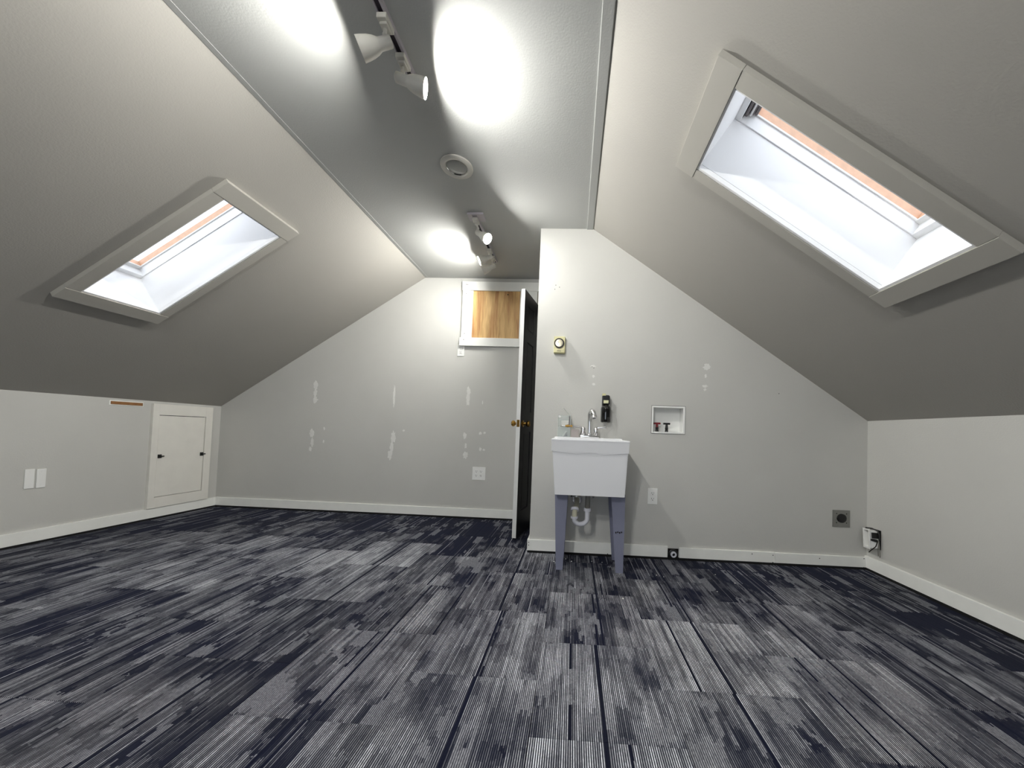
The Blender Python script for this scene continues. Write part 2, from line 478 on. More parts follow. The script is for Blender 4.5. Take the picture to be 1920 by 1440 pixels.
w3 = empty('fill_window', (-1.05, YB - .05, .75), 'added white framed window, unseen, in the gable wall behind the viewer for fill light', 'window', kind='structure')  # added window, out of view, to brighten the tub front and floor
for a, c in (((RW[0], RW[2]), (RW[0] + .05, RW[3])), ((RW[1] - .05, RW[2]), (RW[1], RW[3])), ((RW[0] + .05, RW[2]), (RW[1] - .05, RW[2] + .05)), ((RW[0] + .05, RW[3] - .05), (RW[1] - .05, RW[3])), ((-.82, RW[2] + .05), (-.78, RW[3] - .05))):
    MB().box((a[0], YB - .075, a[1]), (c[0], YB - .025, c[1]), .003).build('frame', TRIM, w3)
MB().box((RW[0] + .05, YB - .053, RW[2] + .05), (RW[1] - .05, YB - .048, RW[3] - .05)).build('pane', GLASS, w3)

# baseboards
def bb(name, a, b, label):
    o = MB().box(a, b, 0.002).build(name, TRIM)
    dx, dy = (b[0] - a[0], b[1] - a[1])
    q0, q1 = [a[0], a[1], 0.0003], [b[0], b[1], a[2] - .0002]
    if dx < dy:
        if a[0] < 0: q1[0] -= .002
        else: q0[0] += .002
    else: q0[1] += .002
    MB().box(q0, q1).build('dark_gap', DARKV, o)  # black strip put in as the shade line under the board
    return tag(o, label, 'baseboard', kind='structure')
T = 0.014
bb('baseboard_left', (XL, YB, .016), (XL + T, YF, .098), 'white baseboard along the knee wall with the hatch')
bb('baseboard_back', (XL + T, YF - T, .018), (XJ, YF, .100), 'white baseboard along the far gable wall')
bp_ = empty('baseboard_partition', (XJ, YS, 0), 'white baseboard under the utility sink broken by a gap at the pipe stub', 'baseboard', kind='structure')
MB().box((XJ - T, YS - T, .017), (0.708, YS, .096), 0.002).build('board', TRIM, bp_)
MB().box((0.792, YS - T, .017), (1.46, YS, .090), 0.002).build('board', TRIM, bp_)
MB().box((1.461, YS - T, .017), (XR - T, YS, .088), 0.002).build('board', TRIM, bp_)
MB().box((XJ - T, YS, .017), (XJ, YS + .115, .096), 0.002).build('board', TRIM, bp_)
MB().box((XJ - T + .003, YS - T + .002, .0003), (XR - T, YS - .0002, .0168)).build('dark_gap', DARKV, bp_)  # same black strip, painting the shade below the partition boards
for nx, nz in ((1.30, .072), (1.445, .07), (1.445, .02), (1.765, .064), (2.066, .078), (2.066, .016), (-.296, .075), (-.296, .055), (.28, .02)):
    MB().cyl((nx, YS - T - .0006, nz), (nx, YS - T + .001, nz), .0035, n=8).build('nail_hole', DARKV, bp_)
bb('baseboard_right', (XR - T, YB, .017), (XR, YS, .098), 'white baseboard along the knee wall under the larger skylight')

# ------------------------------------------------------------------ wall blemishes (parts of the walls)
def patch(x, z, wd, ht, seed, parent, yw_, n=22):
    r = random.Random(seed)
    bm = bmesh.new()
    pts = []
    for k in range(n):
        a = 2 * math.pi * k / n
        rr = 1 + r.uniform(-.32, .22)
        pts.append((x + math.cos(a) * wd / 2 * rr, z + math.sin(a) * ht / 2 * rr * (abs(math.sin(a)) ** .1)))
    c = bm.verts.new((x, yw_ - .0014, z))
    ring = [bm.verts.new((px, yw_ - .0009, pz)) for px, pz in pts]
    base = [bm.verts.new((x + (px - x) * 1.05, yw_ + .0005, z + (pz - z) * 1.03)) for px, pz in pts]
    for k in range(n):
        k2 = (k + 1) % n
        bm.faces.new((c, ring[k], ring[k2])); bm.faces.new((ring[k], ring[k2], base[k2], base[k]))
    mb = MB(); mb.bm.free(); mb.bm = bm
    return mb.build('spackle_patch', SPACK, parent)
for i, (x, z, a, b_) in enumerate([(-2.655, 1.285, .045, .09), (-2.655, 1.20, .036, .10), (-2.65, 1.13, .05, .06), (-1.826, 1.20, .022, .22),
                                   (-1.062, 1.265, .045, .09), (-1.066, 1.18, .035, .13), (-2.668, .79, .045, .09), (-2.66, .70, .035, .09), (-2.675, .625, .03, .05),
                                   (-1.815, .78, .05, .12), (-1.826, .68, .035, .12), (-1.84, .60, .05, .09), (-1.082, .82, .035, .07), (-1.07, .72, .02, .06), (-1.068, .625, .05, .07),
                                   (-2.54, .84, .018, .03), (-2.54, .71, .016, .03), (-1.71, .85, .025, .02), (-.925, .85, .03, .03), (-.885, .855, .025, .025), (-.92, .69, .025, .035), (-.885, .685, .025, .02),
                                   (-.915, 1.16, .01, .04)]):
    patch(x, z, a, b_, i, wb, YF)
for i, (x, z, a, b_) in enumerate([(.132, 1.385, .04, .018), (.138, 1.31, .02, .02), (.14, 1.25, .025, .02), (.959, 1.40, .05, .05), (.953, 1.335, .015, .03), (.95, 1.26, .04, .02), (.95, 1.235, .02, .02)]):
    patch(x, z, a, b_, 50 + i, wp, YS)
for x, z in ((-.166, 1.988), (-.138, 1.973), (-.172, 1.957), (1.475, 1.222), (.125, 1.38), (.138, 1.372)):
    MB().cyl((x, YS - .0012, z), (x, YS + .001, z), .003, n=10).build('nail_hole', DARKV, wp)

# ------------------------------------------------------------------ skylights
def skylight(name, Mx, S, top_hw, label):
    s0, s1, y0, y1 = S
    org = Mx @ Vector((s0, y0, 0))
    root = empty(name, org, label, 'skylight', kind='structure')
    inv = Matrix.Translation(-org)
    def add(nm, boxes, m, bev=0.0015, sm=False):
        b = MB()
        for a, c in boxes: b.box(a, c, bev, Mx)
        b.bm.transform(inv)
        return b.build(nm, m, root, local=True, smooth=sm)
    W = 0.094; P = -0.024    # casing width and how far it stands proud of the slope
    add('side_casing', [((s0 + .001, y0 - .060, P), (s1 - .001, y0 - .001, 0))], CASING)
    add('side_casing', [((s0 + .001, y1 + .001, P), (s1 - .001, y1 + .048, 0))], CASING)
    add('end_casing', [((s0 - .088, y0 - .060, P - .002), (s0, y1 + .048, 0))], CASING)
    add('end_casing', [((s1, y0 - .060, P - .002), (s1 + .096, y1 + .048, 0))], CASING)
    D = 0.262; e = .012
    # bead round the mouth of the shaft
    add('bead', [((s0, y0, -.020), (s0 + .012, y1, .0)), ((s1 - .009, y0, -.020), (s1, y1, 0)), ((s0 + .009, y0, -.020), (s1 - .009, y0 + .006, 0)), ((s0 + .012, y1 - .012, -.020), (s1 - .009, y1, 0))], LINER, 0.001)
    add('shaft_panel', [((s0 - e, y0 - e, .009), (s0 + .004, y1 + e, D))], LINER, 0)
    add('shaft_panel', [((s1 - .004, y0 - e, .009), (s1 + e, y1 + e, D))], LINER, 0)
    add('shaft_panel', [((s0 + .004, y0 - e, .009), (s1 - .004, y0 + .002, D))], LINER, 0)
    add('shaft_panel', [((s0 + .004, y1 - .003, .009), (s1 - .004, y1 + e, D))], LINER, 0)
    # window frame above the shaft: sides flush, lower and upper rails step in
    f0, f1 = D + .001, .326
    k = .034
    add('frame', [((s0 - .05, y0 - .05, f0), (s0 + k, y1 + .05, f1)), ((s1 - .03, y0 - .05, f0), (s1 + .05, y1 + .05, f1)),
                  ((s0 + k, y0 - .05, f0), (s1 - .03, y0 + .004, f1)), ((s0 + k, y1 - .008, f0), (s1 - .03, y1 + .05, f1))], LINER, 0.0015)
    h0, h1 = .3265, .368
    add('sash', [((s0 - .04, y0 - .04, h0), (s0 + k + .022, y1 + .04, h1)), ((s1 - .075, y0 - .04, h0), (s1 + .04, y1 + .04, h1)),
                 ((s0 + k + .022, y0 - .04, h0), (s1 - .075, y0 + .012, h1)), ((s0 + k + .022, y1 - .010, h0), (s1 - .075, y1 + .04, h1))], SALMON, 0.0015)
    add('sash_bead', [((s0 + k + .004, y1 - .014, f1 - .006), (s1 - .075, y1 - .0075, f1 + .002)), ((s0 + k, y0, f1 - .010), (s0 + k + .026, y1 - .008, f1 - .002))], SASHW, 0.001)
    gp = add('glass_pane', [((s0 - .03, y0 - .03, h1 + .0008), (s1 + .03, y1 + .03, h1 + .0045))], GLASS, 0)
    add('outer_cladding', [((s0 - .08, y0 - .08, .24), (s0 - .05, y1 + .08, h1 - .002)), ((s1 + .05, y0 - .08, .24), (s1 + .08, y1 + .08, h1 - .002)),
                           ((s0 - .05, y0 - .08, .24), (s1 + .05, y0 - .05, h1 - .002)), ((s0 - .05, y1 + .05, .24), (s1 + .05, y1 + .08, h1 - .002))], GREYBAR, 0)
    if top_hw:
        # profiled metal opening bar across the top of the frame
        tb = add('opening_bar', [((s1 - .045, y0 + .01, .285), (s1 - .032, y1 - .016, .326)), ((s1 - .066, y0 + .01, .300), (s1 - .045, y1 - .022, .326)), ((s1 - .080, y0 + .01, .312), (s1 - .066, y1 - .018, .326))], GREYBAR, 0.002)
        add('bar_dark_strip', [((s1 - .032, y0 + .01, .275), (s1 - .021, y1 - .014, .326))], BLACK, 0.001)  # black strip of the bar's striped profile
        add('bar_lip', [((s1 - .060, y0 + .01, .294), (s1 - .052, y1 - .018, .301))], SASHW, 0.001)
    return root
skylight('window_1', ML, SKL, False, 'smaller looking skylight with grey casing in the slope above the hatch wall')
skylight('window_2', MR_, SKR, True, 'larger looking skylight with a metal opening bar in the slope on the sink side')

# ------------------------------------------------------------------ door
HX, HY = -0.330, 3.396
EX, EY = -0.4475, 2.790
dv = Vector((EX - HX, EY - HY, 0)); DW = dv.length; DH = 2.035; DT = 0.034
dr = empty('door_1', (HX, HY, 0.022), 'narrow white panelled door standing ajar beside the partition wall', 'door', kind='structure')
dr.rotation_euler = (0, 0, math.atan2(dv.y, dv.x))
# local: x from hinge to latch, y across (thickness), z up
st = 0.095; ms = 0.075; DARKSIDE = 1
rails = [0.0, 0.20, 0.86, 1.03, 1.62, 1.72, 1.93, DH]
b = MB()
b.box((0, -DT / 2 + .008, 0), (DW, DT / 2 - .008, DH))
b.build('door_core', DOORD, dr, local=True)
for sgn in (-1, 1):
    ya, yb_ = (sgn * (DT / 2 - .0085), sgn * DT / 2)
    y0, y1 = min(ya, yb_), max(ya, yb_)
    b = MB()
    for a, c in ((0, st), (DW - st, DW), (DW / 2 - ms / 2, DW / 2 + ms / 2)): b.box((a, y0, 0), (c, y1, DH))
    for k in (0, 2, 4, 6): b.box((st, y0, rails[k]), (DW / 2 - ms / 2, y1, rails[k + 1])); b.box((DW / 2 + ms / 2, y0, rails[k]), (DW - st, y1, rails[k + 1]))
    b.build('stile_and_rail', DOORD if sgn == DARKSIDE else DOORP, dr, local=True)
    for k in (1, 3, 5):
        for a, c in ((st, DW / 2 - ms / 2), (DW / 2 + ms / 2, DW - st)):
            yi = sgn * (DT / 2 - .003)
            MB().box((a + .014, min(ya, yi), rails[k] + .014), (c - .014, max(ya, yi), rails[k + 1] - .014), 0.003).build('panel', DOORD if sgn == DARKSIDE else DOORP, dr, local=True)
MB().box((DW - .0005, -DT / 2, 0), (DW + .0015, DT / 2, DH)).build('door_edge', DOORP, dr, local=True)
KZ = 0.926
MB().box((DW + .0015, -.0125, KZ - .029), (DW + .003, .0125, KZ + .029), 0.0008).build('latch_plate', BRASS, dr, local=True)
for sgn in (-1, 1):
    kb = MB().lathe([(0, 0), (.028, 0), (.028, .004), (.012, .008), (.011, .030), (.022, .038), (.026, .050), (.022, .060), (.008, .064), (0, .064)], (DW - .062, sgn * DT / 2, KZ), (0, sgn, 0), 24)
    kb.build('door_knob', BRASS, dr, smooth=True, local=True)
for hz in (.22, 1.0, 1.80):
    MB().cyl((-.004, DT / 2 + .003, hz - .04), (-.004, DT / 2 + .003, hz + .04), .005, n=10).build('hinge', BRASS, dr, local=True)

# ------------------------------------------------------------------ access hatch on the knee wall
hx = XL
ht = empty('access_hatch', (hx, 3.07, .1), 'white painted access hatch with two black catches low on the knee wall', 'hatch')
HY0, HY1, HZ0, HZ1 = 2.822, 3.317, .100, 1.012
DY0, DY1, DZ0, DZ1 = 2.872, 3.250, .196, .910
F = .024
MB().box((hx, HY0, HZ0), (hx + F, DY0 - .003, HZ1), .0015).build('side_frame', HATCHW, ht)
MB().box((hx, DY1 + .004, HZ0), (hx + F, HY1, HZ1), .0015).build('side_frame', HATCHW, ht)
MB().box((hx, DY0 - .003, DZ1 + .005), (hx + F, DY1 + .004, HZ1), .0015).build('top_frame', HATCHW, ht)
MB().box((hx, DY0 - .003, HZ0), (hx + F, DY1 + .004, DZ0 - .004), .0015).build('bottom_frame', HATCHW, ht)
MB().box((hx, DY0 - .003, DZ0 - .004), (hx + .003, DY1 + .004, DZ1 + .005)).build('dark_gap', DARKV, ht)
MB().box((hx + .003, DY0, DZ0), (hx + F - .004, DY1, DZ1), .001).build('hatch_door', HATCHW, ht)
for cy, sg in ((DY0 + .018, 1), (DY1 - .016, 1)):
    c = MB()
    c.box((hx + F - .004, cy - .014, .535), (hx + F + .004, cy + .012, .567), .002)
    c.cyl((hx + F + .002, cy, .551), (hx + F + .018, cy, .551), .006, n=12)
    c.box((hx + F + .004, cy + .004, .546), (hx + F + .010, cy + .028, .556), .002)
    c.build('catch', BLACK, ht)

ws = empty('wood_strip', (hx, 2.656, .985), 'narrow bare wood strip near the top of the knee wall beside the hatch', 'wood strip')
MB().box((hx, 2.548, .978), (hx + .005, 2.764, 1.016), .002).build('filler_edge', TRIM, ws)
MB().box((hx + .004, 2.556, .985), (hx + .009, 2.757, 1.009), .001).build('wood_face', RAWWOOD, ws)

# ------------------------------------------------------------------ wall plates and outlets
def plate_left(y0, y1, z0, z1, label):
    r = empty('blank_wall_plate', (XL, (y0 + y1) / 2, z0), label, 'wall plate', 'blank plates on the knee wall')
    MB().box((XL, y0, z0), (XL + .006, y1, z1), .0025).build('cover', PLASTIC, r)
    for z in (z0 + .018, z1 - .018): MB().cyl((XL + .0055, (y0 + y1) / 2, z), (XL + .0068, (y0 + y1) / 2, z), .003, n=10).build('screw', PLASTIC, r)
plate_left(2.155, 2.198, .380, .511, 'blank white wall plate farther from the hatch, of the pair')
plate_left(2.207, 2.250, .379, .508, 'blank white wall plate nearer the hatch, of the pair')

def outlet(x0, x1, z0, z1, yw_, cols, rows, label):
    r = empty('electrical_outlet', ((x0 + x1) / 2, yw_, z0), label, 'outlet')
    MB().box((x0, yw_ - .006, z0), (x1, yw_, z1), .002).build('cover_plate', PLASTIC, r)
    wcol = (x1 - x0) / cols; cz = (z0 + z1) / 2
    for c in range(cols):
        cx = x0 + wcol * (c + .5) if cols == 1 else x0 + (x1 - x0) * (.32 + .36 * c)
        for q in rows:
            zc = cz + q
            f = MB().box((cx - .0165, yw_ - .0085, zc - .0145), (cx + .0165, yw_ - .005, zc + .0145), .003).build('receptacle', PLASTIC, r)
            s = MB()
            s.box((cx - .0085, yw_ - .0090, zc - .001), (cx - .006, yw_ - .0084, zc + .009)); s.box((cx + .006, yw_ - .0090, zc + .0005), (cx + .0085, yw_ - .0084, zc + .008))
            s.cyl((cx, yw_ - .0090, zc - .0075), (cx, yw_ - .0084, zc - .0075), .003, n=8)
            s.build('slot', BLACK, f)
    return r
outlet(-1.193, -1.123, 1.620, 1.738, YF, 1, (-.02, .02), 'white duplex outlet just under the corner of the plywood panel frame')
outlet(-.988, -.858, .385, .513, YF, 2, (-.02, .02), 'square white four-socket outlet low on the far wall near the door')
outlet(.558, .627, .390, .505, YS, 1, (-.02, .02), 'white duplex outlet on the partition wall beside the utility sink')

# ------------------------------------------------------------------ framed plywood panel on the far wall
pf = empty('plywood_panel', (-.8, YF, 1.72), 'plywood panel in a white screwed board frame high on the far wall', 'panel')
y_ = YF - .0028
MB().box((-1.155, y_ - .010, 1.79), (-.40, y_, 2.32)).build('plywood_sheet', PLY, pf)
MB().box((-1.163, y_ - .026, 2.285), (-.39, y_, 2.374), .002).build('top_board', TRIM, pf)
MB().box((-1.157, y_ - .024, 1.806), (-1.050, y_, 2.284), .002).build('side_board', TRIM, pf)
MB().box((-.573, y_ - .024, 1.806), (-.40, y_, 2.284), .002).build('side_board', TRIM, pf)
MB().box((-1.170, y_ - .030, 1.722), (-.44, y_, 1.805), .002).build('bottom_board', TRIM, pf)
for sx, sz, d in ((-1.122, 2.343, .026), (-1.110, 2.343, .026), (-1.118, 2.250, .024), (-1.122, 1.845, .024), (-1.126, 1.782, .030)):
    MB().cyl((sx, y_ - d - .001, sz), (sx, y_ - d + .002, sz), .0045, n=10).build('screw', GREYBAR, pf)
MB().cyl((-.70, y_ - .0108, 2.252), (-.70, y_ - .008, 2.252), .006, n=12).build('knot_hole', DARKV, pf)

# ------------------------------------------------------------------ thermostat
th = empty('thermostat', (-.1215, YS, 1.47), 'cream wall thermostat with a round silver dial on the partition wall', 'thermostat')
MB().box((-.163, YS - .030, 1.470), (-.080, YS, 1.594), .004).build('housing', CREAM, th)
MB().box((-.160, YS - .034, 1.474), (-.083, YS - .029, 1.495), .002).build('base_lip', CREAM, th)
MB().box((-.138, YS - .0348, 1.483), (-.108, YS - .0338, 1.4865)).build('pointer_slot', BRONZE, th)
MB().lathe([(.028, 0), (.037, 0), (.037, .007), (.028, .007), (.028, 0)], (-.1235, YS - .030, 1.542), (0, -1, 0), 36).build('dial_ring', BRONZE, th, smooth=True)
MB().lathe([(0, .012), (.010, .012), (.027, .010), (.029, .004), (.029, 0)], (-.1235, YS - .030, 1.542), (0, -1, 0), 36).build('dial', mat('dial_silver', (222, 214, 190), .3, metal=.6), th, smooth=True)
tk = MB()
for k in range(11):
    a = math.radians(-130 + 26 * k)
    x, z = -.1235 + math.sin(a) * .022, 1.542 + math.cos(a) * .022
    tk.box((x - .0012, YS - .0425, z - .0012), (x + .0012, YS - .0405, z + .0012))
tk.build('dial_marks', BRONZE, th)
MB().box((-.1245, YS - .0435, 1.542), (-.1225, YS - .0415, 1.560), M=Matrix.Translation((-.1235, 0, 1.542)) @ Matrix.Rotation(math.radians(-40), 4, 'Y') @ Matrix.Translation((.1235, 0, -1.542))).build('pointer', BRONZE, th)

# ------------------------------------------------------------------ recessed washing machine box
wb2 = empty('washer_outlet_box', (.69, YS, .911), 'recessed white laundry valve box in the partition wall', 'valve box')
i = .010
b = MB()
b.box((BX0, YS - .001, BZ0), (BX0 + .004, YS + .095, BZ1)); b.box((BX1 - .004, YS - .001, BZ0), (BX1, YS + .095, BZ1))
b.box((BX0, YS - .001, BZ0), (BX1, YS + .095, BZ0 + .004)); b.box((BX0, YS - .001, BZ1 - .004), (BX1, YS + .095, BZ1))
b.box((BX0, YS + .091, BZ0), (BX1, YS + .095, BZ1))
b.build('box_body', PLASTIC, wb2)
b = MB()
b.box((BX0 - .006, YS - .005, BZ0 - .006), (BX0 + .006, YS, BZ1 + .006), .001); b.box((BX1 - .008, YS - .005, BZ0 - .006), (BX1 + .006, YS, BZ1 + .006), .001)
b.box((BX0 + .006, YS - .005, BZ0 - .006), (BX1 - .008, YS, BZ0 + .006), .001); b.box((BX0 + .006, YS - .005, BZ1 - .006), (BX1 - .008, YS, BZ1 + .006), .001)
b.build('box_rim', PLASTIC, wb2)
MB().poly(rect(BX0 - .0085, BX1 + .0085, BZ0 - .0085, BZ1 + .009), at_y(YS - .0015), .0012, holes=[rect(BX0 - .004, BX1 + .004, BZ0 - .004, BZ1 + .004)]).build('ragged_cut_edge', BRONZE, wb2)
for vx, m, nm in ((.619, REDP, 'hot'), (.689, BLACK, 'cold')):
    v = MB().lathe([(0, 0), (.012, 0), (.012, .012), (.009, .016), (.011, .020), (.011, .034), (.007, .038), (.007, .045), (0, .045)], (vx, YS + .030, BZ0 + .004), (0, 0, 1), 16).build('valve', BLACK, wb2, smooth=True)
    hnd = MB().box((vx - .025, YS + .022, BZ0 + .060), (vx + .025, YS + .038, BZ0 + .074), .004)
    hnd.cyl((vx, YS + .030, BZ0 + .030), (vx, YS + .030, BZ0 + .064), .010, .008, n=12)
    tag(hnd.build('valve_handle', m, v, smooth=True), 'dark red handle' if nm == 'hot' else 'black handle')

# ------------------------------------------------------------------ dryer outlet
dq = empty('dryer_outlet', (1.917, YS, .288), 'square steel plate with a round black dryer socket near the corner', 'outlet')
MB().box((1.858, YS - .006, .288), (1.976, YS, .407), .002).build('cover_plate', STEEL, dq)
MB().lathe([(0, 0), (.031, 0), (.031, .006), (.027, .008), (0, .008)], (1.917, YS - .006, .350), (0, -1, 0), 28).build('socket', BLACK, dq, smooth=True)
for sx in (-1, 1):
    for sz in (-1, 1):
        MB().cyl((1.917 + sx * .034, YS - .0075, .350 + sz * .032), (1.917 + sx * .034, YS - .005, .350 + sz * .032), .0035, n=10).build('screw', BRONZE, dq)

# ------------------------------------------------------------------ capped pipe stub in the baseboard gap
ps = empty('pipe_stub', (.750, YS, .04), 'small capped pipe stub poking out of the gap in the baseboard', 'pipe')
MB().lathe([(0, 0), (.033, 0), (.033, .006), (.026, .010), (0, .010)], (.750, YS, .040), (0, -1, 0), 24).build('rubber_collar', BLACK, ps, smooth=True)
MB().lathe([(.011, .010), (.011, .024), (.019, .024), (.021, .020), (.021, .010)], (.750, YS, .040), (0, -1, 0), 24).build('pipe_end', PVC, ps, smooth=True)
MB().lathe([(0, .016), (.0112, .016)], (.750, YS, .040), (0, -1, 0), 16).build('pipe_bore', BLACK, ps)

MB().box((.712, YS - .002, .001), (.788, YS - .0002, .078)).build('dark_brown_backing', BRONZE, ps)  # thin dark brown plate on the wall behind the pipe

# ------------------------------------------------------------------ pulled-out junction box on the right knee wall
jb = empty('junction_box', (XR, 2.48, .16), 'open white junction box pulled out of the knee wall with loose wires', 'junction box')
Mj = Matrix.Translation((XR - .004, 2.470, .235)) @ Matrix.Rotation(math.radians(-14), 4, 'Z') @ Matrix.Rotation(math.radians(-5), 4, 'X')
b = MB()
hw, hh, dp, tk_ = .030, .058, .052, .0035
# box opening faces -x
b.box((-dp, -hw, -hh), (0, -hw + tk_, hh), 0, Mj); b.box((-dp, hw - tk_, -hh), (0, hw, hh), 0, Mj)
b.box((-dp, -hw + tk_, -hh), (0, hw - tk_, -hh + tk_), 0, Mj); b.box((-dp, -hw + tk_, hh - tk_), (0, hw - tk_, hh), 0, Mj)
b.box((-tk_, -hw, -hh), (0, hw, hh), 0, Mj)
b.build('box_body', PLASTIC, jb)
b = MB()
b.box((-dp - .003, -hw - .010, -hh - .008), (-dp, -hw + .003, hh + .008), .001, Mj); b.box((-dp - .003, hw - .003, -hh - .008), (-dp, hw + .010, hh + .008), .001, Mj)
b.box((-dp - .003, -hw + .003, -hh - .008), (-dp, hw - .003, -hh + .003), .001, Mj); b.box((-dp - .003, -hw + .003, hh - .003), (-dp, hw - .003, hh + .008), .001, Mj)
b.build('box_flange', PLASTIC, jb)
MB().box((-.040, -hw - .014, hh - .050), (-.004, -hw, hh - .012), .003, Mj).build('clamp', BLACK, jb)
MB().tube([Mj @ Vector(q) for q in ((-.045, .022, hh + .010), (-.025, -.010, hh + .012), (-.010, -.044, hh + .002), (-.006, -.052, hh - .020), (-.006, -.052, hh - .060))], .0045, 8).build('black_bracket', BLACK, jb, smooth=True)
MB().lathe([(0, 0), (.006, 0), (.008, .006), (.009, .030), (.006, .036), (0, .036)], Mj @ Vector((-.046, -.036, -.002)), (.9, -.4, -.15), 14).build('wire_nut', BLACK, jb, smooth=True)
for k, pts in enumerate((((-.012, -.052, -.004), (-.010, -.056, -.040), (-.006, -.050, -.085), (-.004, -.046, -.112)), ((-.016, -.050, -.010), (-.022, -.040, -.045), (-.040, -.020, -.075), (-.046, -.008, -.090)), ((-.008, -.050, -.006), (-.012, -.046, -.050), (-.010, -.040, -.105)))):
    MB().tube([Mj @ Vector(q) for q in pts], .0028, 8).build('wire', (GREYPIPE, BRONZE, GREYPIPE)[k], jb, smooth=True)
hb = MB().box((XR - .0015, 2.435, .170), (XR + .0, 2.520, .300)).build('wall_cutout', DARKV, jb)

# ------------------------------------------------------------------ utility sink
us = empty('utility_sink', (.12, 2.3, 0), 'white plastic freestanding utility sink on grey steel legs', 'sink')
TYF, TYB = 2.085, 2.530   # rim front and back
BYF, BYB = 2.165, 2.500
TX0, TX1 = -.1285, .3430
BX0_, BX1_ = -.1010, .3440 - .0
BX1_ = .3345
ZT, ZB, ZR = .845, .497, .772
def frustum(mb, top, bot, zt, zb, wall, floor_t):
    bm = mb.bm
    def ring(r, z, ins=0.0):
        x0, x1, y0, y1 = r
        return [bm.verts.new(v) for v in ((x0 + ins, y0 + ins, z), (x1 - ins, y0 + ins, z), (x1 - ins, y1 - ins, z), (x0 + ins, y1 - ins, z))]
    A = ring(bot, zb); B = ring(top, zt); C_ = ring(top, zt, wall); D_ = ring(bot, zb + floor_t, wall)
    for P, Q in ((A, B), (B, C_), (C_, D_)):
        for k in range(4): bm.faces.new((P[k], P[(k + 1) % 4], Q[(k + 1) % 4], Q[k]))
    bm.faces.new(D_); bm.faces.new(A)
def lerp(a, b_, t): return a + (b_ - a) * t
tt = (ZR + .02 - ZB) / (ZT - ZB)
b = MB()
frustum(b, (TX0 + .003, TX1 - .003, TYF + .012, TYB - .005), (BX0_, BX1_, BYF, BYB), ZT - .012, ZB, .012, .012)
bmesh.ops.bevel(b.bm, geom=[e for e in b.bm.edges if abs(e.verts[0].co.z - e.verts[1].co.z) > .2], offset=.005, segments=2, affect='EDGES')
b.build('basin', TUBP, us, smooth=True)
# front apron with a dipped lower edge, and side aprons
b = MB()
n = 16
outl = [(TX0, ZT), (TX1, ZT)]
Wd = TX1 - TX0
low = [(TX1 - .002, ZR), (TX1 - Wd * .34, ZR - .015), (TX1 - Wd * .38, ZR - .013), (TX1 - Wd * .41, ZR - .004), (TX0 + Wd * .41, ZR - .004), (TX0 + Wd * .38, ZR - .013), (TX0 + Wd * .34, ZR - .015), (TX0 + .002, ZR)]
Msh = Matrix(((1, 0, 0, 0), (0, -.26, 1, TYF + .26 * ZT), (0, 1, 0, 0), (0, 0, 0, 1)))
b.poly(outl + low, Msh, .020)
b.build('front_apron', TUBP, us)
b = MB()
for xa, xb_ in ((TX0, TX0 + .012), (TX1 - .012, TX1)):
    b.box((xa, TYF + .02, ZR), (xb_, TYB, ZT), .002)
b.box((TX0 + .012, TYB - .012, ZR), (TX1 - .012, TYB, ZT), .002)
b.build('side_apron', TUBP, us)
# rolled rim and back deck
b = MB()
b.box((TX0, TYF, ZT - .008), (TX1, TYF + .030, ZT + .003), .003)
b.box((TX0, TYF + .030, ZT - .008), (TX0 + .026, TYB - .12, ZT + .003), .003)
b.box((TX1 - .026, TYF + .030, ZT - .008), (TX1, TYB - .12, ZT + .003), .003)
b.build('rim', TUBP, us)
MB().box((TX0, TYB - .12, ZT - .010), (TX1, TYB, ZT + .010), .004).build('back_deck', TUBP, us)
# legs: folded sheet steel, wide at the top and narrow at the foot
def leg(xo_t, xi_t, xo_b, xi_b, yf, sgn_y, parent):
    bm = bmesh.new()
    t_ = .0025
    zt = ZB + .002
    for pts in ([(xo_t, yf, zt), (xi_t, yf, zt), (xi_b, yf + sgn_y * .006, 0), (xo_b, yf + sgn_y * .006, 0)],
                [(xo_t, yf, zt), (xo_t, yf + sgn_y * .085, zt), (xo_b, yf + sgn_y * .040, 0), (xo_b, yf + sgn_y * .006, 0)],
                [(xi_t, yf, zt), (xi_t, yf + sgn_y * .018, zt), (xi_b, yf + sgn_y * .016, 0), (xi_b, yf + sgn_y * .006, 0)]):
        P = [Vector(q) for q in pts]
        nrm = (P[1] - P[0]).cross(P[2] - P[0]).normalized() * t_
        A = [bm.verts.new(p) for p in P]; B = [bm.verts.new(p + nrm) for p in P]
        bm.faces.new(A); bm.faces.new(B)
        for k in range(4): bm.faces.new((A[k], A[(k + 1) % 4], B[(k + 1) % 4], B[k]))
    mb = MB(); mb.bm.free(); mb.bm = bm
    return mb.build('leg', LEGM, parent)
LY = 2.245
lg = []
for yy, sg in ((LY, 1), (2.495, -1)):
    lg.append(leg(-.101, -.018, -.079, -.037, yy, sg, us))
    lg.append(leg(.350, .262, .350, .305, yy, sg, us))
for l_, fx in zip(lg, (-.058, .3275, -.058, .3275)):
    yy = LY + .014 if l_ in lg[:2] else 2.495 - .014
    MB().box((fx - .020, yy - .010, -.0005), (fx + .020, yy + .016, .010), .002).build('foot', LEGM, l_)
# small stamped dark marks on the right front leg
mk = MB()
for k, dx in enumerate((.0, .012, .024, .036)):
    mk.box((.293 + dx, LY - .0025, .252 + (k % 2) * .004), (.300 + dx, LY + .0048, .262 + (k % 2) * .003))
mk.build('stamped_marks', BRONZE, lg[1])
